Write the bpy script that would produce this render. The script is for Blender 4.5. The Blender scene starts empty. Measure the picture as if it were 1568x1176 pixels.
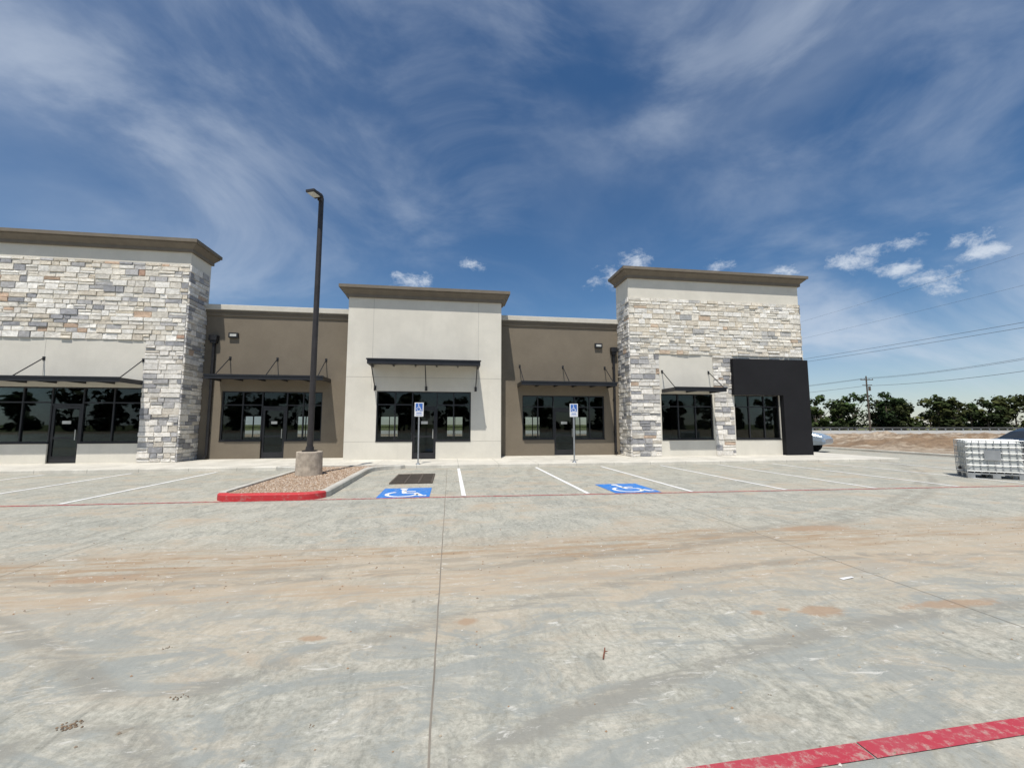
import bpy, math, random
from mathutils import Vector, noise, Matrix
random.seed(7)
R=math.radians
scene=bpy.context.scene
scene.view_settings.view_transform='Standard'
scene.view_settings.look='None'
scene.view_settings.exposure=0

# ---------------------------------------------------------------- helpers
class MB:
    def __init__(s): s.v=[];s.f=[];s.c=[];s.m=[]
    def face(s,pts,col=None,mi=0):
        b=len(s.v); s.v+= [tuple(p) for p in pts]; s.f.append(tuple(range(b,b+len(pts)))); s.c.append(col); s.m.append(mi)
    def box(s,x0,x1,y0,y1,z0,z1,col=None,mi=0):
        b=len(s.v)
        s.v+=[(x0,y0,z0),(x1,y0,z0),(x1,y1,z0),(x0,y1,z0),(x0,y0,z1),(x1,y0,z1),(x1,y1,z1),(x0,y1,z1)]
        for f in ((0,3,2,1),(4,5,6,7),(0,1,5,4),(1,2,6,5),(2,3,7,6),(3,0,4,7)):
            s.f.append(tuple(b+i for i in f)); s.c.append(col); s.m.append(mi)
    def cyl(s,p0,p1,r0,r1=None,n=10,col=None,mi=0):
        if r1 is None:r1=r0
        p0=Vector(p0);p1=Vector(p1);d=(p1-p0).normalized()
        a=Vector((0,0,1)) if abs(d.z)<.9 else Vector((1,0,0))
        u=d.cross(a).normalized();w=d.cross(u)
        b=len(s.v)
        for p,r in((p0,r0),(p1,r1)):
            for i in range(n):
                t=2*math.pi*i/n; s.v.append(tuple(p+u*math.cos(t)*r+w*math.sin(t)*r))
        for i in range(n):
            j=(i+1)%n; s.f.append((b+i,b+j,b+n+j,b+n+i)); s.c.append(col); s.m.append(mi)
        s.f.append(tuple(b+i for i in range(n))[::-1]);s.c.append(col); s.m.append(mi)
        s.f.append(tuple(b+n+i for i in range(n)));s.c.append(col); s.m.append(mi)
    def strip(s,pts,w,fn,closed=False):
        n=len(pts);P=[Vector(p) for p in pts];L=[];Rr=[]
        for i in range(n):
            if closed: d=P[(i+1)%n]-P[i-1]
            else: d=P[min(i+1,n-1)]-P[max(i-1,0)]
            d.normalize(); q=Vector((-d.y,d.x))*w/2
            L.append(P[i]+q);Rr.append(P[i]-q)
        for i in range(n if closed else n-1):
            j=(i+1)%n
            s.face([fn(*Rr[i]),fn(*Rr[j]),fn(*L[j]),fn(*L[i])])
    def fin(s,name,mats,parent=None,bevel=0,smooth=False,seg=2):
        me=bpy.data.meshes.new(name);me.from_pydata(s.v,[],s.f);me.update()
        if any(c is not None for c in s.c):
            ca=me.color_attributes.new('Col','FLOAT_COLOR','CORNER')
            for p in me.polygons:
                c=s.c[p.index] or (1,1,1)
                for li in p.loop_indices: ca.data[li].color=(c[0],c[1],c[2],1)
        if not isinstance(mats,(list,tuple)):mats=[mats]
        for m in mats: me.materials.append(m)
        for p in me.polygons:
            p.material_index=s.m[p.index]; p.use_smooth=smooth
        ob=bpy.data.objects.new(name,me);scene.collection.objects.link(ob)
        if parent: ob.parent=parent
        if bevel:
            b=ob.modifiers.new('b','BEVEL');b.width=bevel;b.segments=seg;b.limit_method='ANGLE'
        return ob
def empty(name,loc=(0,0,0),rz=0):
    e=bpy.data.objects.new(name,None);scene.collection.objects.link(e);e.location=loc;e.rotation_euler=(0,0,rz);return e

class NT:
    def __init__(s,nt): s.nt=nt;s.l=nt.links
    def n(s,t,**kw):
        nd=s.nt.nodes.new(t)
        for k,v in kw.items(): setattr(nd,k,v)
        return nd
    def put(s,nd,k,v):
        if v is None:return
        if isinstance(v,bpy.types.NodeSocket): s.l.new(v,nd.inputs[k])
        else: nd.inputs[k].default_value=v
    def math(s,op,a,b=None,c=None,clamp=False):
        nd=s.n('ShaderNodeMath',operation=op);nd.use_clamp=clamp
        s.put(nd,0,a);s.put(nd,1,b);s.put(nd,2,c);return nd.outputs[0]
    def vm(s,op,a,b=None):
        nd=s.n('ShaderNodeVectorMath',operation=op);s.put(nd,0,a);s.put(nd,1,b)
        return nd.outputs['Value'] if op in('DISTANCE','LENGTH','DOT_PRODUCT') else nd.outputs[0]
    def noise(s,vec,scale,detail=5,rough=.55,dist=0):
        nd=s.n('ShaderNodeTexNoise');s.put(nd,'Vector',vec);s.put(nd,'Scale',scale);s.put(nd,'Detail',detail);s.put(nd,'Roughness',rough);s.put(nd,'Distortion',dist);return nd.outputs[0]
    def ramp(s,fac,a,b,va=0.0,vb=1.0):
        nd=s.n('ShaderNodeMapRange');nd.interpolation_type='SMOOTHSTEP'
        s.put(nd,0,fac);s.put(nd,1,a);s.put(nd,2,b);s.put(nd,3,va);s.put(nd,4,vb);return nd.outputs[0]
    def mix(s,f,a,b,mode='MIX'):
        nd=s.n('ShaderNodeMix',data_type='RGBA',blend_type=mode);s.put(nd,0,f)
        for k,v in((6,a),(7,b)):
            if isinstance(v,tuple) and len(v)==3:v=(*v,1)
            s.put(nd,k,v)
        return nd.outputs[2]
    def pos(s): return s.n('ShaderNodeNewGeometry').outputs['Position']
    def obj(s): return s.n('ShaderNodeTexCoord').outputs['Object']
    def scale(s,v,sc,rot=(0,0,0)):
        nd=s.n('ShaderNodeMapping');s.put(nd,0,v);nd.inputs['Scale'].default_value=sc;nd.inputs['Rotation'].default_value=rot;return nd.outputs[0]
    def n_sep(s,v):
        nd=s.n('ShaderNodeSeparateXYZ');s.put(nd,0,v);return nd.outputs
    def bump(s,h,st=.3,d=.02):
        nd=s.n('ShaderNodeBump');s.put(nd,'Height',h);s.put(nd,'Strength',st);s.put(nd,'Distance',d);return nd.outputs[0]
def newmat(name):
    m=bpy.data.materials.new(name);m.use_nodes=True;b=m.node_tree.nodes['Principled BSDF'];return m,NT(m.node_tree),b
def simple(name,col,rough=.6,metal=0,var=.15,scale=3,bump=0,bscale=60,bd=.005,spec=.5,obj=True):
    m,t,b=newmat(name)
    v=t.obj() if obj else t.pos()
    n=t.noise(v,scale,4,.6)
    dark=tuple(c*(1-var) for c in col);lite=tuple(min(1,c*(1+var)) for c in col)
    c=t.mix(t.ramp(n,.3,.7),dark,lite)
    t.put(b,'Base Color',c);b.inputs['Roughness'].default_value=rough;b.inputs['Metallic'].default_value=metal
    b.inputs['Specular IOR Level'].default_value=spec
    if bump: t.put(b,'Normal',t.bump(t.noise(v,bscale,3,.6),bump,bd))
    return m

# ---------------------------------------------------------------- materials
def concrete_color(t):
    p=t.pos();xyz=t.n_sep(p)
    n1=t.noise(p,.35,3,.6);n2=t.noise(p,1.6,7,.7,.6);n3=t.noise(t.scale(p,(3,.9,1),(0,0,.5)),2.2,6,.72,1.0)
    fine=t.noise(p,22,5,.78)
    rag=t.math('MULTIPLY',t.math('SUBTRACT',fine,.5),.20)
    c=t.mix(t.ramp(n1,.35,.65),(.365,.360,.312),(.42,.405,.34))
    c=t.mix(t.ramp(t.math('ADD',n2,rag),.44,.58,0,.65),c,(.49,.47,.40))
    c=t.mix(t.ramp(t.math('ADD',n3,rag),.49,.62,0,.65),c,(.27,.27,.235))
    c=t.mix(t.ramp(fine,.28,.72,0,1),t.mix(1,c,(.66,.66,.65),'MULTIPLY'),t.mix(1,c,(1.14,1.14,1.13),'MULTIPLY'))
    # sandy dust bands along the drive aisle
    swn=t.noise(t.scale(p,(1,2.4,1),(0,0,.35)),1.0,7,.72,1.6)
    big=t.noise(t.scale(p,(.35,1,1)),1.1,5,.65)
    yw=t.math('ADD',xyz[1],t.math('MULTIPLY',t.math('SUBTRACT',big,.5),2.4))
    def band(y,w,amt):
        d=t.math('ABSOLUTE',t.math('SUBTRACT',yw,y));return t.math('MULTIPLY',t.ramp(d,0,w,1,0),amt)
    lin=t.noise(t.scale(p,(.35,4.2,1),(0,0,-.05)),2.2,8,.75,.4)
    bn=t.ramp(t.math('ADD',lin,rag),.40,.58,.0,1)
    c=t.mix(t.math('MULTIPLY',band(4.75,2.1,.80),t.ramp(lin,.3,.6,.5,1)),c,(.46,.385,.285))
    c=t.mix(t.math('MULTIPLY',band(5.5,.8,1.0),bn),c,(.33,.24,.155))
    c=t.mix(t.math('MULTIPLY',band(4.45,.55,.75),bn),c,(.38,.29,.20))
    wn=t.math('ADD',t.noise(t.scale(p,(.7,1.3,1),(0,0,.2)),.9,6,.75,.5),rag)
    nearf=t.ramp(xyz[1],2.6,4.2,.35,1)
    c=t.mix(t.math('MULTIPLY',t.ramp(wn,.50,.60,0,.58),nearf),c,(.44,.375,.285))
    c=t.mix(t.math('MULTIPLY',t.ramp(wn,.58,.66,0,.5),nearf),c,(.37,.285,.20))
    # cool grey brushed smears on the near slab
    g=t.ramp(t.math('ADD',swn,rag),.45,.58,0,.75)
    g=t.math('MULTIPLY',g,t.ramp(xyz[1],3.2,5.2,1,.12))
    c=t.mix(g,c,(.265,.28,.262))
    # tyre tracks: broad arcs
    for (cx_,cy_,rad,wd,am) in ((-2,30,25.2,.13,.55),(-2,30,24.9,.11,.45),(5,-9,13.6,.10,.5),(5,-9,12.2,.10,.5),(-9,-5,10.6,.10,.5),(-9,-5,9.2,.10,.45),(14,12,11.5,.12,.4)):
        dd=t.math('ABSOLUTE',t.math('SUBTRACT',t.vm('DISTANCE',p,(cx_,cy_,0)),rad))
        k=t.math('MULTIPLY',t.ramp(dd,wd*.4,wd*1.3,am,0),t.ramp(swn,.40,.56))
        c=t.mix(k,c,(.24,.22,.18))
    # sand spots
    sn=t.math('MULTIPLY',t.math('SUBTRACT',t.noise(p,9,4,.7),.5),1.6)
    for (x,y,sx,sy) in ((3.19,3.35,.24,.12),(4.5,3.3,.6,.09),(2.62,3.4,.08,.06),(2.9,3.42,.07,.04),(5.6,5.9,.8,.2),(-3.4,2.9,.10,.05),(.15,3.6,.10,.07),(-1.0,3.5,.12,.05),(-3.6,5.1,.5,.12)):
        q=t.vm('MULTIPLY',t.vm('SUBTRACT',p,(x,y,0)),(1/sx,1/sy,0))
        d=t.math('ADD',t.vm('LENGTH',q),sn)
        c=t.mix(t.ramp(d,.5,1.1,.75,0),c,(.35,.24,.155))
    # pale scuffs
    sc=t.noise(t.scale(p,(1,3.0,1),(0,0,.25)),3.3,7,.78,.8)
    c=t.mix(t.ramp(sc,.58,.67,0,.75),c,(.60,.585,.53))
    sp=t.noise(p,7.5,2,.5)
    c=t.mix(t.ramp(sp,.70,.75,0,.5),c,(.2,.175,.13))
    return c,p
def mat_lot():
    m,t,b=newmat('lot_concrete');c,p=concrete_color(t)
    t.put(b,'Base Color',c);b.inputs['Roughness'].default_value=.85;b.inputs['Specular IOR Level'].default_value=.25
    h=t.noise(t.scale(p,(1,2,1),(0,0,.2)),45,4,.75)
    t.put(b,'Normal',t.bump(h,.5,.008));return m
M_lot=mat_lot()
def paint(name,col,lo=.5,hi=.62,amt=.9,sc=9):
    m,t,b=newmat(name);p=t.pos()
    w=t.ramp(t.noise(p,sc,6,.78),lo,hi,0,amt)
    c=t.mix(t.ramp(t.noise(p,2.5,4,.6),.3,.7,0,.35),col,tuple(x*.65+.08 for x in col))
    t.put(b,'Base Color',t.mix(w,c,(.42,.39,.33)));b.inputs['Roughness'].default_value=.75
    b.inputs['Specular IOR Level'].default_value=.25;return m
M_white=paint('white_line_paint',(.78,.78,.76),.52,.68,.7)
M_red=paint('red_line_paint',(.42,.05,.06),.46,.62,.8,14)
M_redf=paint('red_line_paint_near',(.40,.04,.06),.48,.66,.6,16)
M_blue=paint('blue_paint',(.03,.19,.56),.52,.68,.6)
M_joint=simple('joint_sealant',(.21,.185,.15),.9)
def mat_sidewalk():
    m,t,b=newmat('sidewalk_concrete');p=t.pos();x=t.n_sep(p)
    n=t.noise(p,1.1,6,.68,.4)
    c=t.mix(t.ramp(n,.3,.7),(.50,.475,.41),(.67,.64,.56))
    c=t.mix(t.ramp(t.noise(p,20,4,.7),.4,.7,0,.3),c,(.40,.37,.31))
    fr=t.math('FRACT',t.math('DIVIDE',t.math('ADD',x[0],100),1.52))
    j=t.math('LESS_THAN',fr,.010)
    c=t.mix(t.math('MULTIPLY',j,.7),c,(.2,.19,.16))
    t.put(b,'Base Color',c);b.inputs['Roughness'].default_value=.85
    return m
M_walk=mat_sidewalk()
def mat_kerb():
    m,t,b=newmat('kerb_concrete');p=t.pos();x=t.n_sep(p)
    n=t.noise(p,2.5,6,.7)
    c=t.mix(t.ramp(n,.3,.7),(.40,.38,.33),(.56,.54,.48))
    yy=t.math('ADD',x[1],t.math('MULTIPLY',t.noise(p,6,3,.6),.06))
    f=t.ramp(yy,9.92,9.98,1,0)
    r=t.mix(t.ramp(t.noise(p,9,6,.75),.52,.68,0,.6),(.48,.03,.035),(.38,.2,.17))
    t.put(b,'Base Color',t.mix(f,c,r));b.inputs['Roughness'].default_value=.75;return m
M_kerb=mat_kerb()
def mat_ground():
    m,t,b=newmat('dirt_ground');p=t.pos();x=t.n_sep(p)
    n=t.noise(p,.16,7,.72,.5)
    c=t.mix(t.ramp(n,.42,.56),(.28,.195,.125),(.44,.36,.27))
    c=t.mix(t.ramp(t.noise(t.scale(p,(.3,1,1)),.35,6,.72),.52,.62,0,.7),c,(.50,.45,.37))
    c=t.mix(t.ramp(t.noise(p,1.3,6,.78),.42,.60,0,.7),c,(.17,.12,.08))
    d=t.vm('LENGTH',p)
    g=t.mix(t.ramp(t.noise(p,.3,4,.7),.3,.7),(.06,.09,.03),(.18,.17,.08))
    gd=t.math('ADD',d,t.math('MULTIPLY',t.noise(p,.08,3,.6),20))
    c=t.mix(t.ramp(gd,118,135),c,g)
    t.put(b,'Base Color',c);b.inputs['Roughness'].default_value=.95;b.inputs['Specular IOR Level'].default_value=.1
    t.put(b,'Normal',t.bump(t.noise(p,3,6,.75),.8,.2));return m
M_dirt=mat_ground()
def stucco(name,col,var=.06,streak=.1):
    m,t,b=newmat(name);p=t.pos()
    n=t.noise(p,.8,5,.65)
    c=t.mix(t.ramp(n,.3,.7),tuple(k*(1-var) for k in col),tuple(min(1,k*(1+var)) for k in col))
    s=t.noise(t.scale(p,(4,4,.25)),1.3,5,.7)
    c=t.mix(t.ramp(s,.5,.75,0,streak*2),c,tuple(k*.82 for k in col))
    f=t.noise(p,38,4,.75)
    c=t.mix(t.ramp(f,.35,.65,0,.26),c,tuple(k*.7 for k in col))
    t.put(b,'Base Color',c);b.inputs['Roughness'].default_value=.92;b.inputs['Specular IOR Level'].default_value=.15
    t.put(b,'Normal',t.bump(f,.5,.012));return m
M_cream=stucco('cream_stucco',(.68,.645,.56))
M_taupe=stucco('taupe_stucco',(.195,.165,.125),.07)
M_corn=simple('cornice_taupe',(.16,.135,.103),.8,var=.08,obj=False)
M_cop=simple('coping_light',(.55,.52,.45),.7,var=.05,obj=False)
M_black=simple('black_metal',(.014,.014,.016),.42,.0,.2)
M_blackp=stucco('black_panel',(.018,.018,.020),.1,.0)
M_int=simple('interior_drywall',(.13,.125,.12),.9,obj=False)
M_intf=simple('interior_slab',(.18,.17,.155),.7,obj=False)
def mat_stone():
    m,t,b=newmat('ledge_stone');p=t.pos()
    a=t.n('ShaderNodeVertexColor');a.layer_name='Col'
    n=t.noise(p,7,6,.75,.5)
    c=t.mix(1,a.outputs[0],t.mix(t.ramp(n,.3,.7),(.76,.75,.74),(1.12,1.12,1.12)),'MULTIPLY')
    c=t.mix(t.ramp(t.noise(p,3.1,3,.6),.64,.78,0,.3),c,(.60,.48,.35))
    t.put(b,'Base Color',c);b.inputs['Roughness'].default_value=.9;b.inputs['Specular IOR Level'].default_value=.2
    t.put(b,'Normal',t.bump(t.noise(p,14,6,.78,.3),.8,.035));return m
M_stone=mat_stone()
def mat_glass():
    m=bpy.data.materials.new('tinted_glass');m.use_nodes=True;t=NT(m.node_tree);m.node_tree.nodes.clear()
    o=t.n('ShaderNodeOutputMaterial');tr=t.n('ShaderNodeBsdfTransparent');tr.inputs[0].default_value=(.60,.64,.63,1)
    gl=t.n('ShaderNodeBsdfGlossy');gl.inputs['Roughness'].default_value=.01;gl.inputs[0].default_value=(.80,.90,.92,1)
    p=t.pos();t.put(gl,'Normal',t.bump(t.noise(p,.9,1,.4),.08,.02))
    fr=t.n('ShaderNodeFresnel');fr.inputs[0].default_value=1.45
    mx=t.n('ShaderNodeMixShader');t.l.new(fr.outputs[0],mx.inputs[0]);t.l.new(tr.outputs[0],mx.inputs[1]);t.l.new(gl.outputs[0],mx.inputs[2])
    t.l.new(mx.outputs[0],o.inputs[0]);return m
M_glass=mat_glass()
M_galv=simple('galvanised_steel',(.42,.43,.43),.45,.7,.15)
M_bronze=simple('dark_bronze_pole',(.035,.03,.028),.45,.2,.2)
M_signw=simple('sign_white',(.75,.75,.75),.5,var=.03)
M_signb=simple('sign_blue',(.03,.13,.45),.5,var=.05)
M_conc2=simple('cast_concrete',(.42,.36,.285),.9,var=.25,scale=5,bump=.4,bscale=30)
M_lens=simple('lamp_lens',(.5,.5,.46),.3)
M_rub=simple('tyre_rubber',(.02,.02,.02),.8)

# ---------------------------------------------------------------- ground, lot, walk
g=MB();S=2500
g.face([(-S,-S,-.03),(S,-S,-.03),(S,S,-.03),(-S,S,-.03)]);g.fin('ground',M_dirt)
lot=MB()
lot.face([(-70,-45,0),(34,-45,0),(34,14.9,0),(24.5,15.9,0),(-70,15.9,0)])
lot.face([(17.5,15.9,0),(24.5,15.9,0),(25,50,0),(17.5,50,0)])
lot.fin('parking_lot',M_lot)
sw=MB()
sw.box(-70,19.6,15.9,20.2,-.1,.12);sw.box(17.55,18.3,20.2,44,-.1,.12)
sw.fin('sidewalk',M_walk,bevel=.025)
kb=MB();kb.box(24.6,24.78,16,50,-.05,.13);kb.fin('kerb',M_walk,bevel=.03)
j=MB();gz=lambda z:(lambda a,b:(a,b,z))
def wob(x0,y0,x1,y1,w=.012,z=.003,amp=.006):
    n=int(max(abs(x1-x0),abs(y1-y0))/.25)+1;pts=[]
    for i in range(n+1):
        a=i/n;x=x0+(x1-x0)*a;y=y0+(y1-y0)*a
        o=noise.noise(Vector((x*3,y*3,1)))*amp
        pts.append((x+o,y+o))
    j.strip(pts,w,gz(z))
for k in range(-9,7):
    wob(-.08+4.6*k,-20,-.08+4.6*k,15.85,.011 if k==0 else .006)
wob(-45,12.6,33,12.6,.007)
j.fin('pavement_joints',M_joint)
r=MB();pts=[(-45,10.5),(-10,9.78),(0,9.55),(15,9.05),(33,8.5)]
r.strip([(x+.0,y) for x,y in pts],.075,gz(.006))
r.fin('fire_lane_stripe',M_red)
r=MB();r.strip([(-20,1.50),(1.17,1.925),(2.044,1.944)],.10,gz(.006));r.strip([(2.055,1.945),(3.1,1.968),(20,2.32)],.105,gz(.006))
r.fin('fire_lane_stripe',M_redf)
def redy(x):
    for (a,b),(c,d) in zip(pts,pts[1:]):
        if a<=x<=c:return b+(d-b)*(x-a)/(c-a)
w=MB()
for x in (-20.3,-17.8,-15.3,-12.8,-10.3,-7.75,.33,3.2,5.75,8.2,10.65,13.05,15.5,18.0):
    w.strip([(x,redy(x)+.1),(x,15.6)],.10,gz(.007))
w.fin('parking_lines',M_white)
def wheelchair(mb,fn,cx,cy,s):
    f=lambda a,b:fn(cx+a*s,cy+b*s)
    arc=[(-.05+.26*math.cos(R(a)),-.18+.26*math.sin(R(a))) for a in range(120,361,15)]
    mb.strip(arc,.07,f)
    mb.strip([(-.06,.30),(-.02,-.08),(.18,-.08),(.30,-.38),(.38,-.36)],.09,f)
    mb.strip([(-.04,.12),(.17,.10)],.07,f)
    mb.face([f(-.07+.075*math.cos(R(a)),.42+.075*math.sin(R(a))) for a in range(0,360,30)])
def accessible(x0,x1,y0,y1):
    e=empty('accessible_parking_marking')
    b=MB();b.face([(x0,y0,.006),(x1,y0,.006),(x1,y1,.006),(x0,y1,.006)]);b.fin('blue_field',M_blue,e)
    s=MB();wheelchair(s,gz(.010),(x0+x1)/2,(y0+y1)/2-.02,1.3);s.fin('wheelchair_symbol',M_white,e)
accessible(-1.58,-.43,9.62,11.0);accessible(3.85,5.0,9.5,10.95)
e=empty('storm_drain_grate')
b=MB();b.face([(-1.6,11.8,.005),(-.45,11.8,.005),(-.45,13.9,.005),(-1.6,13.9,.005)]);b.fin('pit',simple('pit_dark',(.03,.03,.03),.9),e)
b=MB()
for i in range(24):
    y=11.82+i*.089;b.box(-1.58,-.47,y,y+.035,.006,.03)
for x in(-1.6,-1.22,-.85,-.5):b.box(x,x+.05,11.8,13.9,.007,.034)
b.fin('bars',simple('cast_iron',(.08,.065,.05),.7),e)

# ---------------------------------------------------------------- island
out=[]
def arc(cx,cy,r_,a0,a1,n=8):
    return [(cx+r_*math.cos(R(a0+(a1-a0)*i/n)),cy+r_*math.sin(R(a0+(a1-a0)*i/n))) for i in range(n+1)]
out+=arc(-4.45,10.15,.5,180,270)+arc(-3.15,10.1,.5,270,360)
out+=[(-2.65,12),(-2.65,14.4)]+arc(-1.65,14.7,1.0,180,95,6)[1:]+[(-1.6,15.88)]
out+=[(-6.0,15.88)]+arc(-5.95,14.7,1.0,85,0,6)[:-1]+[(-4.95,14.4),(-4.95,12)]
def inset(P,d):
    n=len(P);Q=[]
    for i in range(n):
        a=Vector(P[i-1]);b_=Vector(P[i]);c=Vector(P[(i+1)%n])
        e1=(b_-a).normalized();e2=(c-b_).normalized();t=(e1+e2)
        t=t.normalized() if t.length>1e-4 else e1
        nrm=Vector((-t.y,t.x));k=max(.5,nrm.dot(Vector((-e1.y,e1.x))))
        Q.append(tuple(b_+nrm*d/k))
    return Q
isl=empty('landscape_island')
inn=inset(out,.16);o2=inset(out,.03)
k=MB();n=len(out)
for i in range(n):
    q=(i+1)%n
    k.face([(*out[i],-.02),(*out[q],-.02),(*out[q],.12),(*out[i],.12)])
    k.face([(*out[i],.12),(*out[q],.12),(*o2[q],.15),(*o2[i],.15)])
    k.face([(*o2[i],.15),(*o2[q],.15),(*inn[q],.15),(*inn[i],.15)])
    k.face([(*inn[i],.15),(*inn[q],.15),(*inn[q],.05),(*inn[i],.05)])
k.fin('island_kerb',M_kerb,isl)
M_grav=simple('gravel',(.38,.28,.20),.95,var=.4,scale=25,bump=1,bscale=40,bd=.03,obj=False)
k=MB();k.face([(*p,.11) for p in inn]);k.fin('gravel_bed',M_grav,isl)
k=MB()
for i in range(9000):
    x=random.uniform(-5.6,-1.8);y=random.uniform(9.8,15.7)
    if y<14.5 and not(-4.76<x<-2.84):continue
    if y>=14.5 and not(-4.7-(y-14.5)*.6<x<-2.9+(y-14.5)*.6):continue
    if y<10.2 and (x<-4.5 or x>-3.1):continue
    s=random.uniform(.010,.026);c=random.choice([(.42,.31,.22),(.50,.39,.29),(.33,.23,.15),(.56,.48,.39),(.27,.18,.12)])
    P=[(x+random.uniform(.6,1.2)*s*math.cos(a+.3),y+random.uniform(.6,1.2)*s*math.sin(a+.3),.112) for a in (0,1.57,3.14,4.71)]
    T=(x+random.uniform(-.4,.4)*s,y+random.uniform(-.4,.4)*s,.112+s*.8)
    for a in range(4):k.face([P[a],P[(a+1)%4],T],c)
def mat_vcol(name,rough=.9,sat=1):
    m,t,b=newmat(name);a=t.n('ShaderNodeVertexColor');a.layer_name='Col';t.put(b,'Base Color',a.outputs[0]);b.inputs['Roughness'].default_value=rough;b.inputs['Specular IOR Level'].default_value=.15;return m
k.fin('gravel_stones',mat_vcol('gravel_stone'),isl)

# ---------------------------------------------------------------- street lamp
L=empty('street_lamp',(-4.13,13.35,0))
b=MB();b.cyl((0,0,.1),(0,0,.80),.37,.36,28);b.fin('concrete_base',M_conc2,L,bevel=.02)
b=MB();b.box(-.17,.17,-.17,.17,.80,.84);b.cyl((0,0,.84),(0,0,.95),.12,.11,14);b.cyl((0,0,.84),(0,0,8.72),.09,.075,14)
b.fin('pole',M_bronze,L)
b=MB();b.box(.03,.12,-.05,.05,8.60,8.72);b.box(.10,.52,-.15,.15,8.66,8.74)
for q in range(4):b.box(.14+q*.05,.16+q*.05,-.13,.13,8.74,8.78)
b.box(.20,.49,-.12,.12,8.64,8.659,mi=1)
o=b.fin('luminaire',[M_bronze,M_lens],L,bevel=.01);o.rotation_euler=(0,0,R(-112))
b=MB();b.box(-.05,.05,-.05,.05,8.72,8.80);b.box(-.14,.02,-.045,.045,8.80,8.86);b.fin('photocell',M_bronze,L)

# ---------------------------------------------------------------- signs
def psign(x,y,ang):
    e=empty('accessible_parking_sign',(x,y,.12),ang)
    b=MB();b.box(-.025,.025,.0,.045,0,2.28);b.fin('post',M_galv,e)
    b=MB();b.cyl((0,.02,0),(0,.02,.05),.09,.07,12);b.fin('footing',M_galv,e)
    b=MB();b.box(-.165,.165,-.008,0,1.78,2.30);b.fin('plate',M_signw,e,bevel=.002)
    f=lambda a,c:(a,-.011,c)
    b=MB();b.face([f(-.13,1.98),f(.13,1.98),f(.13,2.27),f(-.13,2.27)]);b.face([f(-.12,1.83),f(.12,1.83),f(.12,1.845),f(-.12,1.845)])
    b.face([f(-.10,1.89),f(.10,1.89),f(.10,1.92),f(-.10,1.92)]);b.fin('blue_panel',M_signb,e)
    b=MB();wheelchair(b,lambda a,c:(a,-.014,c),0,2.115,.27);b.fin('symbol',M_signw,e)
psign(-1.16,16.1,0);psign(4.86,16.1,0)

# ---------------------------------------------------------------- building
B=empty('retail_building')
cream=MB();taupe=MB();corn=MB();cop=MB();stone=MB();frame=MB();glass=MB();blk=MB();blkp=MB();inter=MB();slab=MB();reveal=MB();plate=MB();sill=MB()
F=18.5;RC=19.8;BK=19.95;Z0=.12
def wall_open(mb,x0,x1,y0,y1,z0,z1,ops):
    x=x0
    for (a,b_,zs,zt,d0,d1) in ops:
        mb.box(x,a,y0,y1,z0,z1)
        mb.box(a,b_,y0,y1,zt,z1)
        if d0 is None: mb.box(a,b_,y0,y1,z0,zs)
        else:
            mb.box(a,d0,y0,y1,z0,zs);mb.box(d1,b_,y0,y1,z0,zs)
        x=b_
    mb.box(x,x1,y0,y1,z0,z1)
def storefront(a,b_,zs,zt,d0,d1,y,cuts,transom=2.45):
    yf=y+.06;yb=yf+.11;yg=y+.11;t=.05
    if d0 is None: glass.box(a+.02,b_-.02,yg,yg+.008,zs+.02,zt-.02)
    else:
        glass.box(a+.02,d0,yg,yg+.008,zs+.02,zt-.02);glass.box(d1,b_-.02,yg,yg+.008,zs+.02,zt-.02)
        glass.box(d0+.002,d1-.002,yg,yg+.008,Z0+.1,zt-.02)
    frame.box(a,b_,yf,yb,zt-t,zt);frame.box(a,a+t,yf,yb,zs,zt-t);frame.box(b_-t,b_,yf,yb,zs,zt-t)
    segs=[(a+t,b_-t)] if d0 is None else [(a+t,d0-t),(d1+t,b_-t)]
    for s0,s1 in segs:
        frame.box(s0,s1,yf,yb,zs,zs+.06)
        sill.box(s0-t,s1+t,y-.02,yf,zs-.03,zs+.012)
    for c in cuts:
        if d0 is None or c<d0-t-.03 or c>d1+t+.03: frame.box(c-.025,c+.025,yf+.003,yb-.003,zs+.06,zt-t)
    for s0,s1 in segs: frame.box(s0,s1,yf+.006,yb-.006,transom-.025,transom+.025)
    if d0 is not None:
        frame.box(d0-t,d0,yf-.004,yb+.004,Z0,zt-t);frame.box(d1,d1+t,yf-.004,yb+.004,Z0,zt-t)
        frame.box(d0,d1,yf,yb,2.32,2.40)
        dd0,dd1=d0+.01,d1-.01
        for (x0,x1,z0,z1) in((dd0,dd0+.09,Z0+.02,2.31),(dd1-.09,dd1,Z0+.02,2.31),(dd0+.09,dd1-.09,2.21,2.31),(dd0+.09,dd1-.09,Z0+.02,Z0+.27),(dd0+.09,dd1-.09,1.05,1.12)):
            frame.box(x0,x1,yf+.02,yb-.02,z0,z1)
        plate.cyl((dd1-.12,yf-.04,1.0),(dd1-.12,yf-.04,1.4),.014,n=8)
        plate.box(d0+.36,d1-.36,yf+.035,yf+.037,1.62,1.74)
def cuts(a,b_,n):return [a+(b_-a)*i/n for i in range(1,n)]
def cornice(x0,x1,y0,y1,z1,h=.47,o=.36):
    prof=[(0,-h),(.10*o/.36,-h),(.10*o/.36,-h*.72),(o*.8,-h*.36),(o*.8,-h*.28),(o,-h*.28),(o,0),(0,.03),(-.3,.03)]
    ring=[[(x0-q,y0-q,z1+z),(x1+q,y0-q,z1+z),(x1+q,y1+q*.4,z1+z),(x0-q,y1+q*.4,z1+z)] for q,z in prof]
    for a,c in zip(ring,ring[1:]):
        for i in range(4):
            q=(i+1)%4;corn.face([a[i],a[q],c[q],c[i]])
    corn.face(ring[-1])
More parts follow.
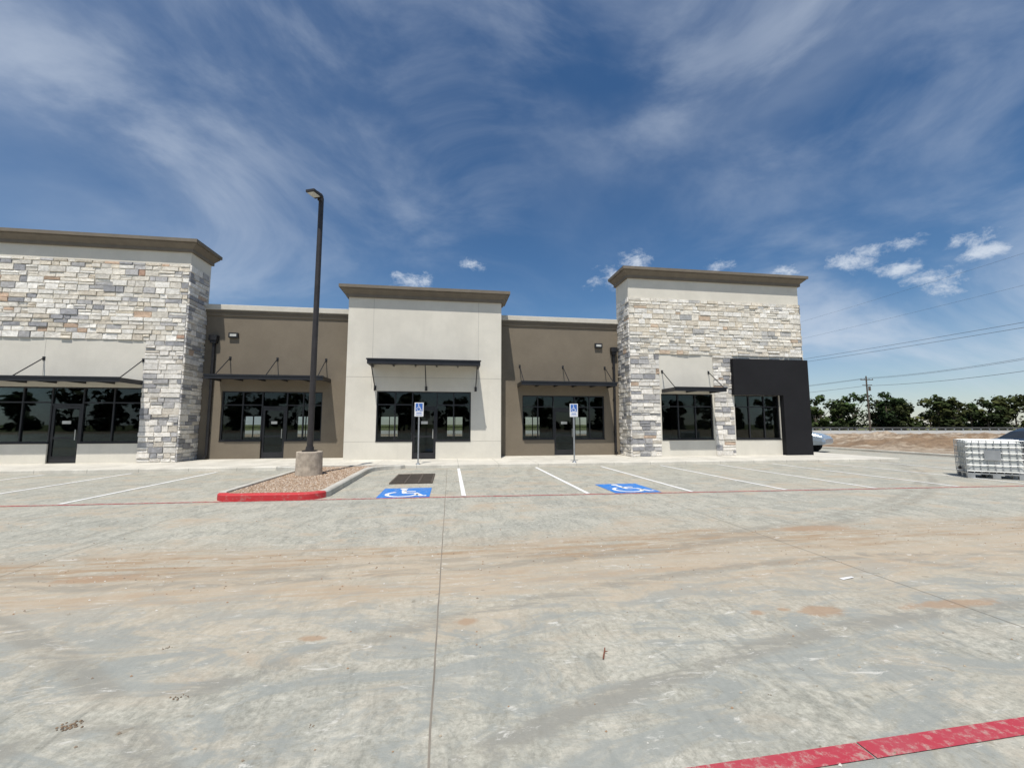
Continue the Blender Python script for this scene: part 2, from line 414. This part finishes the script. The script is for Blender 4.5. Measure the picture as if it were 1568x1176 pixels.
def popup(x0,x1,ztop,ops,mb=cream,side=True):
    wz=ztop-.47
    wall_open(mb,x0,x1,F,F+.22,Z0,wz,ops)
    mb.box(x0,x0+.2,F+.22,BK,Z0,wz);mb.box(x1-.2,x1,F+.22,BK,Z0,wz)
    mb.box(x0+.2,x1-.2,BK-.2,BK,6.0,wz)
    cornice(x0,x1,F,BK,ztop)
    slab.box(x0+.2,x1-.2,F+.23,20.0,Z0-.05,Z0+.008)
    inter.box(x0+.2,x1-.2,F+.22,20.0,3.62,3.7)
ZS,ZT=.89,3.05
opL=(-19.1,-12.1,ZS,ZT,-15.2,-14.18)
opC=(-3.12,.9,ZS,3.03,-1.6,-.6)
opR1=(9.86,12.52,ZS,ZT,None,None);opR2=(13.66,16.1,ZS,3.02,None,None)
popup(-20.5,-10.7,9.15,[opL]);popup(-4.4,2.24,7.56,[opC]);popup(8.35,17.5,9.07,[opR1,opR2])
storefront(*opL,F,[-18.2,-17.2,-16.2,-13.1]);storefront(*opC,F,[-2.35,.15]);storefront(*opR1,F,cuts(9.86,12.52,3));storefront(*opR2,F,cuts(13.66,16.1,3))
opA=(-9.85,-5.69,ZS,3.05,-8.18,-7.21);opB=(3.43,7.54,ZS,3.0,4.99,6.02)
def recess(x0,x1,ops):
    wall_open(taupe,x0,x1,RC,RC+.2,Z0,6.38,ops)
    taupe.box(x0,x1,RC-.05,RC+.2,6.38,6.52)
    corn.box(x0,x1,RC-.10,RC+.2,6.52,6.62)
    cop.box(x0,x1,RC-.16,RC+.25,6.62,6.86)
recess(-10.7,-4.4,[opA]);recess(2.24,8.35,[opB]);recess(-36,-20.5,[(-34,-29,ZS,3.05,-32,-31),(-26,-22,ZS,3.05,-25,-24)])
storefront(*opA,RC,[-9.0,-6.5]);storefront(*opB,RC,[4.2,6.8])
storefront(-34,-29,ZS,3.05,-32,-31,RC,[-33,-30]);storefront(-26,-22,ZS,3.05,-25,-24,RC,[-23])
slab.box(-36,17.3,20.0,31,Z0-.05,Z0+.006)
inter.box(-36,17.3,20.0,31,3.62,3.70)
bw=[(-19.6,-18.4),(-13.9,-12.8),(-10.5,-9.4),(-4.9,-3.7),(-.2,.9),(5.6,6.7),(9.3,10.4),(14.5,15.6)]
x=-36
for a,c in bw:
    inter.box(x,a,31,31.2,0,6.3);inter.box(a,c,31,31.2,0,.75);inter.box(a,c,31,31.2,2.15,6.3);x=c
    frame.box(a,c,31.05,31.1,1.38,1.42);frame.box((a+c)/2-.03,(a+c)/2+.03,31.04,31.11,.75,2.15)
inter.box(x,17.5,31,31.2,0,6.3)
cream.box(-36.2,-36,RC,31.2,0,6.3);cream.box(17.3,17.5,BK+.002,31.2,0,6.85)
corn.box(-36,17.3,BK+.1,31.2,6.1,6.3)
for x in (-3.35,1.2):reveal.box(x,x+.012,F-.002,F,3.1,7.08)
reveal.box(-4.4,2.24,F-.0025,F,3.62,3.632)
reveal.box(-4.4,-3.12,F-.0025,F,ZS-.02,ZS-.008);reveal.box(.9,2.24,F-.0025,F,ZS-.02,ZS-.008)
reveal.box(-15.6,-15.588,F-.002,F,3.4,4.9)
PAL=[((.82,.77,.67),6),((.78,.74,.66),5),((.89,.86,.79),7),((.70,.63,.52),2.6),((.52,.51,.50),2.4),((.37,.37,.38),1.5),((.62,.46,.34),.8),((.52,.35,.26),.3),((.75,.68,.56),2.5)]
PALR=[((.84,.79,.69),7),((.80,.76,.67),5),((.90,.87,.80),7),((.73,.66,.54),2.6),((.58,.57,.54),1.5),((.43,.43,.42),.6),((.66,.52,.39),.6),((.79,.72,.60),3.5)]
PALG=[((.84,.80,.73),7),((.77,.74,.68),5),((.50,.49,.48),3.5),((.33,.33,.34),2.2),((.62,.57,.49),2.5),((.55,.42,.32),.5)]
def stonefill(u0,u1,z0,z1,mp,pal):
    z=z0
    while z<z1-.02:
        h=random.choice([.15,.18,.2,.24,.26]);
        if z+h>z1-.11:h=z1-z
        u=u0
        while u<u1-.01:
            l=random.uniform(.22,.66)
            if u+l>u1-.14:l=u1-u
            subs=[(z,h)]
            if h>=.2 and random.random()<.3:
                q=random.uniform(.4,.6);subs=[(z,h*q),(z+h*q,h*(1-q))]
            for zz,hh in subs:
                c=random.choices([p[0] for p in pal],[p[1] for p in pal])[0];k_=random.uniform(.84,1.08);c=tuple(a*k_ for a in c)
                g_=.003;d=random.uniform(.03,.075);e_=.008
                a0,a1,b0,b1=u+g_,u+l-g_,zz+g_+random.uniform(0,.008),zz+hh-g_
                bk=[mp(a0,0,b0),mp(a1,0,b0),mp(a1,0,b1),mp(a0,0,b1)]
                jt=lambda:random.uniform(-.012,.012)
                js=lambda:random.uniform(0,.010)
                fr=[mp(a0+e_+js(),d+jt(),b0+e_+js()),mp(a1-e_-js(),d+jt(),b0+e_+js()),mp(a1-e_-js(),d+jt(),b1-e_-js()),mp(a0+e_+js(),d+jt(),b1-e_-js())]
                stone.face(fr,c)
                for i in range(4):
                    q=(i+1)%4;stone.face([bk[i],bk[q],fr[q],fr[i]],c)
            u+=l
        z+=h
fm=lambda u,d,z:(u,F-d,z)
stonefill(-20.5,-10.7,4.94,8.15,fm,PAL);stonefill(-12.1,-10.7,Z0,4.94,fm,PALG);stonefill(-20.5,-19.1,Z0,4.94,fm,PALG)
stonefill(F-.05,RC,Z0,8.15,lambda u,d,z:(-10.7+d,u,z),PALG)
stonefill(F-.05,RC,Z0,7.66,lambda u,d,z:(8.35-d,u,z),PALG)
stonefill(F-.05,BK,4.8,7.66,lambda u,d,z:(17.5+d,u,z),PAL)
stonefill(8.35,17.5,4.94,7.66,fm,PALR);stonefill(8.35,9.8,Z0,4.94,fm,PALG);stonefill(12.58,13.6,Z0,4.94,fm,PALG)
mort=MB()
for (a,c,z0,z1) in((-20.5,-10.7,4.94,8.15),(-12.1,-10.7,Z0,4.94),(8.35,17.5,4.94,7.66),(8.35,9.8,Z0,4.94),(12.58,13.6,Z0,4.94)):
    mort.face([(a,F-.015,z0),(c,F-.015,z0),(c,F-.015,z1),(a,F-.015,z1)])
mort.face([(-10.685,F,Z0),(-10.685,RC,Z0),(-10.685,RC,8.15),(-10.685,F,8.15)])
mort.face([(8.335,F,Z0),(8.335,RC,Z0),(8.335,RC,7.66),(8.335,F,7.66)])
mort.fin('mortar',simple('mortar',(.56,.53,.46),.95,obj=False),B)
blkp.box(13.5,17.58,F-.25,F+.001,3.02,4.78)
blkp.box(16.12,17.58,F-.25,F+.001,Z0,3.02);blkp.box(17.5,17.58,F+.001,F+1.2,Z0,4.78)
def canopy(x0,x1,yw,dep,zt,rods,ztop,under=False,t=.17):
    yf=yw-dep
    blk.box(x0,x1,yf,yf+.06,zt-t,zt);blk.box(x0,x0+.06,yf+.06,yw,zt-t,zt);blk.box(x1-.06,x1,yf+.06,yw,zt-t,zt)
    blk.box(x0+.06,x1-.06,yf+.06,yw,zt-.07,zt-.02)
    blk.box(x0-.03,x1+.03,yf-.03,yf,zt-.04,zt+.02)
    n=int((x1-x0)/.9)
    for i in range(1,n):
        x=x0+(x1-x0)*i/n;blk.box(x-.02,x+.02,yf+.06,yw-.002,zt-.15,zt-.07)
    for x in rods:
        if under:
            blk.cyl((x,yf+.1,zt-.15),(x,yw-.02,3.12),.022);blk.box(x-.05,x+.05,yw-.02,yw-.001,3.05,3.25)
        else:
            blk.cyl((x,yf+.08,zt),(x,yw-.03,ztop),.02);blk.box(x-.045,x+.045,yw-.02,yw-.001,ztop-.07,ztop+.07)
canopy(-19.1,-12.1,F,1.2,3.33,(-18.9,-15.6,-12.15),4.15)
canopy(-9.97,-5.36,RC,1.2,3.64,(-9.6,-7.66,-5.6),4.5)
canopy(-3.34,1.22,F,1.2,4.24,(-3.2,-1.05,1.1),4.2,True,.2)
canopy(3.18,7.74,RC,1.2,3.56,(3.3,5.45,7.6),4.4)
canopy(9.9,12.42,F,1.2,3.26,(9.95,12.35),4.1)
for x in(-10.25,8.05):
    z=5.25 if x<0 else 5.2
    blk.box(x-.05,x+.05,RC-.13,RC-.03,Z0+.15,z);blk.box(x-.16,x+.16,RC-.24,RC-.001,z,z+.22);blk.box(x-.12,x+.12,RC-.2,RC-.001,z-.12,z)
    blk.box(x-.05,x+.05,RC-.26,RC-.03,Z0+.05,Z0+.15)
    for q in (1.2,2.8,4.4):blk.box(x-.07,x+.07,RC-.03,RC-.001,q,q+.05)
for x in(-9.5,7.28):
    blk.box(x-.19,x+.19,RC-.11,RC-.001,5.4,5.62);plate.box(x-.13,x+.13,RC-.115,RC-.111,5.46,5.56)
cream.fin('cream_stucco_walls',M_cream,B);taupe.fin('taupe_stucco_walls',M_taupe,B);corn.fin('cornices',M_corn,B);cop.fin('parapet_coping',M_cop,B,bevel=.02)
stone.fin('stone_cladding',M_stone,B);frame.fin('window_frames',M_black,B);glass.fin('window_glass',M_glass,B)
blk.fin('canopies_and_downspouts',M_black,B);blkp.fin('black_corner_panel',M_blackp,B);inter.fin('interior_walls',M_int,B);slab.fin('floor_slab',M_intf,B)
reveal.fin('stucco_reveals',simple('reveal',(.36,.34,.30),.9),B);plate.fin('door_pulls_and_lamps',M_lens,B);sill.fin('window_sills',M_black,B)

# ---------------------------------------------------------------- tote
def tote(loc,rz):
    e=empty('water_tote',loc,rz)
    m,t,b_=newmat('translucent_plastic');t.put(b_,'Base Color',t.mix(t.ramp(t.noise(t.obj(),2.5,4,.6),.3,.7),(.46,.48,.45),(.66,.67,.64)))
    b_.inputs['Roughness'].default_value=.35
    b=MB();b.box(-.57,.57,-.47,.47,.19,1.10);b.fin('tank',m,e,bevel=.08,seg=4)
    b=MB();b.cyl((0,0,1.09),(0,0,1.14),.11,n=20);b.fin('cap',simple('cap_dark',(.04,.04,.04),.6),e)
    b=MB()
    for z in (.22,.40,.58,.76,.94,1.12):
        b.cyl((-.6,-.5,z),(.6,-.5,z),.011,n=6);b.cyl((-.6,.5,z),(.6,.5,z),.011,n=6);b.cyl((-.6,-.5,z),(-.6,.5,z),.011,n=6);b.cyl((.6,-.5,z),(.6,.5,z),.011,n=6)
    for i in range(9):
        x=-.6+i*.15
        for y in(-.5,.5):b.cyl((x,y,.16),(x,y,1.13),.010,n=6)
    for i in range(1,7):
        y=-.5+i*1/7
        for x in(-.6,.6):b.cyl((x,y,.16),(x,y,1.13),.010,n=6)
    b.cyl((-.6,-.18,1.135),(.6,-.18,1.135),.012,n=6);b.cyl((-.6,.18,1.135),(.6,.18,1.135),.012,n=6)
    b.fin('steel_cage',M_galv,e)
    b=MB();b.box(-.6,.6,-.5,.5,.13,.16)
    for x in(-.6,-.08,.44):
        b.box(x,x+.16,-.5,-.38,0,.13);b.box(x,x+.16,.38,.5,0,.13);b.box(x,x+.16,-.06,.06,0,.13)
    b.box(-.6,.6,-.495,-.385,0,.02);b.fin('pallet',M_galv,e)
    b=MB();b.box(-.22,.12,-.52,-.512,.55,.85);b.fin('label_plate',M_galv,e)
    b=MB();b.cyl((-.59,0,.27),(-.66,0,.27),.05,n=12);b.fin('valve',simple('valve',(.03,.03,.03),.6),e)
tote((16.2,10.6,.0),R(-42))

# ---------------------------------------------------------------- cars
def car(name,loc,rz,col,truck=False):
    e=empty(name,loc,rz)
    paintm,t,b_=newmat(name+'_paint');t.put(b_,'Base Color',t.mix(t.ramp(t.noise(t.obj(),1.5,3),.3,.7),col,tuple(c*.9 for c in col)));b_.inputs['Roughness'].default_value=.25;b_.inputs['Metallic'].default_value=.3;b_.inputs['Coat Weight'].default_value=.6
    gm=simple(name+'_glass',(.015,.018,.02),.05)
    S_=[(-2.3,.72,.35,.80,.80,.70),(-2.22,.84,.28,.95,.97,.78),(-1.7,.88,.25,1.0,1.03,.74),(-1.05,.9,.25,1.0,1.36,.62),(-.4,.9,.25,.99,1.45,.62),(.2,.9,.25,.97,1.43,.62),(.65,.9,.25,.96,1.28,.64),(1.15,.9,.25,.95,.98,.74),(1.8,.87,.27,.86,.89,.76),(2.2,.8,.3,.72,.75,.68),(2.32,.68,.38,.6,.62,.6)]
    if truck:S_=[(x*1.15,w*1.05,zb+.15,zbt*1.12+.03,zr*1.18+.03,wr*1.08) for x,w,zb,zbt,zr,wr in S_]
    b=MB();rings=[]
    for x,w,zb,zbt,zr,wr in S_:
        zm=(zb+zbt)/2
        rings.append([(x,-w*.93,zb),(x,-w,zm),(x,-w*.97,zbt),(x,-wr,zr),(x,-wr*.5,zr+.02),(x,wr*.5,zr+.02),(x,wr,zr),(x,w*.97,zbt),(x,w,zm),(x,w*.93,zb)])
    for i,(a,c) in enumerate(zip(rings,rings[1:])):
        for k_ in range(10):
            q=(k_+1)%10
            up=max(S_[i][4]-S_[i][3],S_[i+1][4]-S_[i+1][3])>.12
            gl=up and (k_ in(2,6) or (k_ in(3,4,5) and abs(S_[i][4]-S_[i+1][4])>.12))
            b.face([a[k_],c[k_],c[q],a[q]],None,1 if gl else 0)
    b.face(rings[0]);b.face(rings[-1][::-1]);b.fin('body',[paintm,gm],e,bevel=.015)
    s=1.15 if truck else 1;rr=.38 if truck else .33
    wm=MB();hm=MB()
    for x in(-1.4*s,1.42*s):
        for y in(-1,1):
            w=.9*(1.05 if truck else 1)
            wm.cyl((x,y*(w-.2),rr),(x,y*(w+.01),rr),rr,n=24);hm.cyl((x,y*(w+.005),rr),(x,y*(w+.025),rr),rr*.62,n=16)
            wm.cyl((x,y*(w-.1),rr+.02),(x,y*(w+.003),rr+.02),rr*1.15,n=24)
    wm.fin('tyres',M_rub,e);hm.fin('wheels',M_galv,e)
    lm=MB()
    for y in(-1,1):
        lm.box(2.2*s,2.30*s,y*.62-.12,y*.62+.12,.62*s,.70*s)
    lm.fin('headlights',M_lens,e)
    tm=MB()
    for y in(-1,1):tm.box(-2.33*s,-2.24*s,y*.66-.12,y*.66+.12,.78*s,.9*s)
    tm.fin('taillights',simple(name+'_tail',(.35,.02,.02),.3),e)
car('parked_car',(20.25,23.6,0),R(-60),(.30,.36,.43),True)
car('parked_car.001',(25.8,14.9,.0),R(170),(.02,.021,.024))

# ---------------------------------------------------------------- far terrain
ang=R(8.4);FW=Vector((math.sin(ang),math.cos(ang)));RT=Vector((math.cos(ang),-math.sin(ang)))
def cw(s,d,z=0): p=FW*d+RT*s;return (p.x,p.y,z)
b=MB()
b.face([cw(-400,72,.0),cw(500,72,.0),cw(500,74,.2),cw(-400,74,.2)]);b.face([cw(-400,74,.2),cw(500,74,.2),cw(500,100,.2),cw(-400,100,.2)]);b.fin('road',simple('road_concrete',(.36,.345,.31),.9,var=.12,scale=.3,obj=False))
gr=empty('guardrail');b=MB();q=MB()
for i in range(130):
    s=20+i*2
    p=cw(s,95,0);q.box(p[0]-.08,p[0]+.08,p[1]-.08,p[1]+.08,0.2,.95)
for z0,z1,o in((.65,.78,.0),(.78,.83,.08),(.83,.98,.0)):
    b.face([cw(20,94.8+o,z0),cw(280,94.8+o,z0),cw(280,94.8,z1),cw(20,94.8,z1)])
b.fin('rail',simple('rail_steel',(.10,.10,.095),.6,.1),gr);q.fin('posts',M_galv,gr)
def terrain(name,x0,x1,y0,y1,nx,ny,h,seed,base=-.08):
    b=MB();V=[[0]*(ny+1) for _ in range(nx+1)]
    for i in range(nx+1):
        for k_ in range(ny+1):
            x=x0+(x1-x0)*i/nx;y=y0+(y1-y0)*k_/ny
            e_=min(i,nx-i)/nx*2;f_=min(k_,ny-k_)/ny*2;m_=min(1,e_*3)*min(1,f_*3)
            z=base+m_*h*max(0,.25+.8*noise.noise(Vector((x*.13,y*.16,seed)))+.75*noise.noise(Vector((x*.5,y*.5,seed+3)))+.3*noise.noise(Vector((x*1.7,y*1.7,seed+9))))
            V[i][k_]=len(b.v);b.v.append((x,y,z))
    for i in range(nx):
        for k_ in range(ny):
            b.f.append((V[i][k_],V[i+1][k_],V[i+1][k_+1],V[i][k_+1]));b.c.append(None);b.m.append(0)
    return b.fin(name,M_dirt,smooth=True)
terrain('dirt_mounds',26,80,18,56,160,120,.8,2)
terrain('dirt_mounds',34,60,-5,17,60,50,.35,5)

# ---------------------------------------------------------------- trees
M_leaf,t,b_=newmat('foliage');a=t.n('ShaderNodeVertexColor');a.layer_name='Col'
t.put(b_,'Base Color',a.outputs[0]);b_.inputs['Roughness'].default_value=.8;b_.inputs['Specular IOR Level'].default_value=.15
M_bark=simple('bark',(.10,.08,.06),.95)
def treeline(name,place,n,s0,s1,depth,hmin,hmax,seed,leaves=420,lsz=1.0,gm=1.0):
    rnd=random.Random(seed);e=empty(name);lf=MB();tk=MB()
    for i in range(n):
        s=s0+(s1-s0)*(i+rnd.random()*.9)/n;d=depth+rnd.uniform(-6,8)
        H=rnd.uniform(hmin,hmax)*(1+.35*noise.noise(Vector((s*.09,seed,0))));c=place(s,d)
        base=Vector((c[0],c[1],0));tint=rnd.uniform(.6,1.3);yel=rnd.uniform(-.008,.022)
        tk.cyl(base,base+Vector((rnd.uniform(-.5,.5),0,H*.6)),.28,.1,6)
        cl=[]
        for k_ in range(rnd.randint(6,9)):
            a_=rnd.uniform(0,6.28);q=rnd.uniform(.3,1)*H*.33;z=H*rnd.uniform(.28,.84)
            cpt=base+Vector((math.cos(a_)*q,math.sin(a_)*q,z));cl.append((cpt,rnd.uniform(.11,.20)*H))
            tk.cyl(base+Vector((0,0,H*.3)),cpt,.1,.03,5)
        cl.append((base+Vector((0,0,H*.84)),H*.13))
        for k_ in range(3): cl.append((base+Vector((rnd.uniform(-3,3),rnd.uniform(-3,1),H*rnd.uniform(.08,.25))),H*.17))
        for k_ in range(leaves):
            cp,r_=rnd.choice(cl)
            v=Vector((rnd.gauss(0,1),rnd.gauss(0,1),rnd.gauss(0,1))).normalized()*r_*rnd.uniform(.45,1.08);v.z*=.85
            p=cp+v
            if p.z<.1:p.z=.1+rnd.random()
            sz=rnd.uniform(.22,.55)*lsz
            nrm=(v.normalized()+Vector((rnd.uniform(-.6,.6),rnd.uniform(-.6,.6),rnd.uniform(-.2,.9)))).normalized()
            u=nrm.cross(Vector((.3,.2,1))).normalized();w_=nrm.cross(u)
            sh=(.40+.85*max(0,v.z/r_+.25))*tint*rnd.uniform(.7,1.3)*gm*(.55+.5*min(1,p.z/(H*.7)))  # shading put into leaf colour: lighter clump tops, darker low in the tree
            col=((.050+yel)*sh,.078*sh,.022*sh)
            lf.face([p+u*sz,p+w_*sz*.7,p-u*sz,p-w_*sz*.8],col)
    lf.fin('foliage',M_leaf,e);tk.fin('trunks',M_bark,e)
treeline('added_reflection_trees',lambda s,d:cw(s,d),80,40,215,122,6.6,11.8,3,640,1.1,.95)
treeline('added_reflection_trees',lambda s,d:(s,-d),44,-130,130,85,8,13,11,260,2.0,.6)  # unseen trees added behind the camera to give the windows dark reflections

# ---------------------------------------------------------------- utility poles + wires
def upole(x,y,H,rz):
    e=empty('utility_pole',(x,y,0),rz);b=MB();b.cyl((0,0,0),(0,0,H),.2,.13,10);b.box(-1.3,1.3,-.2,-.08,H-.9,H-.76);b.box(-1.0,1.0,-.2,-.08,H-2.0,H-1.88)
    for q in(-1.2,-.5,.5,1.2):b.cyl((q,-.14,H-.76),(q,-.14,H-.5),.05,n=6)
    b.cyl((.35,-.25,H-3.2),(.35,-.25,H-2.3),.22,n=10)
    b.fin('pole',M_bark,e);return e
upole(88.8,77.6,12.0,R(-10));upole(75,28,12.5,R(-60));upole(62,170,12,R(-20))
wr=MB()
def wire(p0,p1,sag,r0,n=24):
    P=[]
    for i in range(n+1):
        a_=i/n;v=Vector(p0).lerp(Vector(p1),a_);v.z-=sag*4*a_*(1-a_);P.append(v)
    for a_,c in zip(P,P[1:]):wr.cyl(a_,c,r0,n=4)
for o in(-1.1,1.1):
    wire((88.8+o*.6,77.6+o*.8,11.5),(75+o,28+o*.5,12),1.0,.022)
    wire((88.8+o*.6,77.6+o*.8,11.5),(62+o,170,11.5),1.5,.025)
    wire((75+o,28+o*.5,12),(60+o,-60,12),1.5,.022)
wire((88.8,77.6,9.9),(75,28,10.2),1.0,.03)
wire((88.8,77.6,9.9),(62,170,9.9),1.5,.03)
for z0,z1,r0 in((20.0,17.8,.03),(19.2,17.0,.03),(25,24.2,.014),(29,30,.014)):
    wire((92,130,z0),(84,-20,z1),1.5,r0)
wr.fin('power_lines',simple('wire',(.04,.04,.04),.7))

# ---------------------------------------------------------------- small debris
def clump(name,x,y,s,n,mat):
    b=MB()
    for i in range(n):
        px=x+random.gauss(0,s);py=y+random.gauss(0,s*.6);r_=random.uniform(.2,.6)*s*.6
        P=[(px+r_*math.cos(a_)*random.uniform(.6,1.2),py+r_*math.sin(a_)*random.uniform(.6,1.2),.003) for a_ in(0,1.2,2.5,3.8,5.1)]
        T=(px,py,.004+r_*.5)
        for a_ in range(5):b.face([P[a_],P[(a_+1)%5],T])
    b.fin(name,mat)
M_clod=simple('clod',(.20,.14,.09),.95,var=.3,scale=20,obj=False)
clump('dirt_clod',-1.99,2.71,.03,26,M_clod);clump('dirt_clod',-.70,2.52,.013,8,M_clod);clump('dirt_clod',-1.55,2.88,.022,14,M_clod);clump('dirt_clod',-2.0,3.5,.02,10,M_clod)
clump('dirt_clod',2.3,2.6,.012,5,M_clod);clump('dirt_clod',1.9,2.4,.01,4,M_clod)
b=MB();b.cyl((1.06,2.90,.012),(1.12,3.03,.010),.006,.004,6);b.cyl((1.10,2.98,.011),(1.115,2.965,.02),.004,.002,5);b.fin('wood_splinter',simple('splinter',(.20,.07,.04),.8))
b=MB();b.face([(4.05,3.95,.004),(4.2,3.97,.012),(4.2,4.0,.012),(4.04,3.99,.005)]);b.fin('paper_scrap',M_signw)
b=MB()
rn=random.Random(4)
for i in range(1500):
    x=rn.uniform(-9,12);y=rn.uniform(1.6,9) if rn.random()<.5 else rn.gauss(5.3,.5);s=rn.uniform(.003,.010);T=(x,y,.002+s);c=rn.choice([(.4,.34,.26),(.25,.2,.15),(.6,.58,.52),(.33,.22,.14)])
    P=[(x+s*1.3*math.cos(a_),y+s*math.sin(a_),.002) for a_ in(0,1.6,3.1,4.7)]
    for a_ in range(4):b.face([P[a_],P[(a_+1)%4],T],c)
b.fin('loose_grit',mat_vcol('grit'))

# ---------------------------------------------------------------- world
W=bpy.data.worlds.new('World');scene.world=W;W.use_nodes=True;t=NT(W.node_tree);W.node_tree.nodes.clear()
ld=Vector((.29,1,-2.25)).normalized();elev=math.asin(-ld.z)
sky=t.n('ShaderNodeTexSky');sky.sky_type='NISHITA';sky.sun_disc=False;sky.sun_elevation=elev;sky.sun_rotation=R(196.2)
sky.air_density=1.0;sky.dust_density=.3;sky.ozone_density=3.0;sky.altitude=200
hs=t.n('ShaderNodeHueSaturation');hs.inputs['Saturation'].default_value=1.20;hs.inputs['Value'].default_value=1.0;t.l.new(sky.outputs[0],hs.inputs['Color'])
bg=t.n('ShaderNodeBackground');bg.inputs[1].default_value=.095
t.l.new(hs.outputs[0],bg.inputs[0])
d=t.n('ShaderNodeTexCoord').outputs['Generated'];xyz=t.n_sep(d)
# soft cirrus: broad faint veils plus slanting wisps, offset so the thick part lies to the west
A=t.scale(t.vm('ADD',d,(3.1,.4,1.7)),(1.0,1.0,1.7),(0,R(24),R(10)))
Bm=t.scale(t.vm('ADD',d,(1.3,5.2,.6)),(1.0,1.0,2.2),(0,R(35),R(0)))
n1=t.noise(A,1.6,6,.52,.4);n2=t.noise(Bm,2.2,7,.58,.6);low=t.noise(t.vm('ADD',d,(7.3,2.1,.3)),1.6,2,.5)
veil=t.math('MULTIPLY',t.ramp(n1,.44,.80,0,.34),t.ramp(low,.38,.60,.2,1))
veil=t.math('ADD',veil,t.math('MULTIPLY',t.ramp(n2,.46,.76,0,.34),t.ramp(low,.34,.58,.2,1)))
left=t.ramp(xyz[0],-.85,.15,.40,0)
veil=t.math('ADD',veil,t.math('MULTIPLY',left,t.ramp(n2,.34,.64,.2,1)))
right=t.math('MULTIPLY',t.ramp(xyz[0],.30,.85,0,.42),t.ramp(xyz[2],.14,.46,1,0))
veil=t.math('ADD',veil,t.math('MULTIPLY',right,t.ramp(n2,.38,.64,0,1)))
haze=t.ramp(xyz[2],0,.26,.26,0)
veil=t.math('ADD',veil,haze)
hf=t.noise(t.scale(d,(1,1,1.5)),19,7,.72,.2)
acc=None
dsc=t.vm('MULTIPLY',d,(1,1,2.2))
for (x,y,z,r_) in((1.0,.826,.418,.055),(1.085,.812,.430,.05),(1.2155,.792,.443,.055),(.938,.839,.385,.06),(.428,.914,.388,.07),(.045,.972,.383,.05),(-.095,.995,.336,.08),(.776,.865,.366,.05),(.38,.93,.35,.09),(1.26,.79,.41,.05),(1.155,.811,.342,.07),(.63,.8855,.376,.05),(1.05,.82,.37,.05)):
    v=Vector((x,y,z)).normalized();v.z*=2.2
    dd=t.vm('DISTANCE',dsc,tuple(v));f=t.ramp(dd,0,r_*1.3,1,0)
    acc=f if acc is None else t.math('MAXIMUM',acc,f)
puff=t.math('MULTIPLY',t.ramp(t.math('ADD',t.math('MULTIPLY',acc,.35),hf),.64,1.0,0,.95),t.ramp(acc,0,.4))
cl=t.math('MAXIMUM',veil,puff,clamp=True)
bg2=t.n('ShaderNodeBackground');bg2.inputs[0].default_value=(.78,.87,1,1);bg2.inputs[1].default_value=.80
mx=t.n('ShaderNodeMixShader');t.l.new(cl,mx.inputs[0]);t.l.new(bg.outputs[0],mx.inputs[1]);t.l.new(bg2.outputs[0],mx.inputs[2])
wo=t.n('ShaderNodeOutputWorld');t.l.new(mx.outputs[0],wo.inputs[0])
sl=bpy.data.lights.new('sun','SUN');sl.energy=4.8;sl.angle=R(.53);sl.color=(1,.955,.885)
so=bpy.data.objects.new('sun',sl);scene.collection.objects.link(so);so.rotation_euler=ld.to_track_quat('-Z','Y').to_euler();so.location=(0,0,30)
# ---------------------------------------------------------------- camera
cam=bpy.data.cameras.new('camera');co=bpy.data.objects.new('camera',cam);scene.collection.objects.link(co)
co.location=(0,0,1.6);co.rotation_euler=(R(95.53),0,R(-8.4));cam.lens=14.69;cam.sensor_width=36;cam.sensor_fit='HORIZONTAL';cam.clip_end=6000;cam.clip_start=.05
scene.camera=co
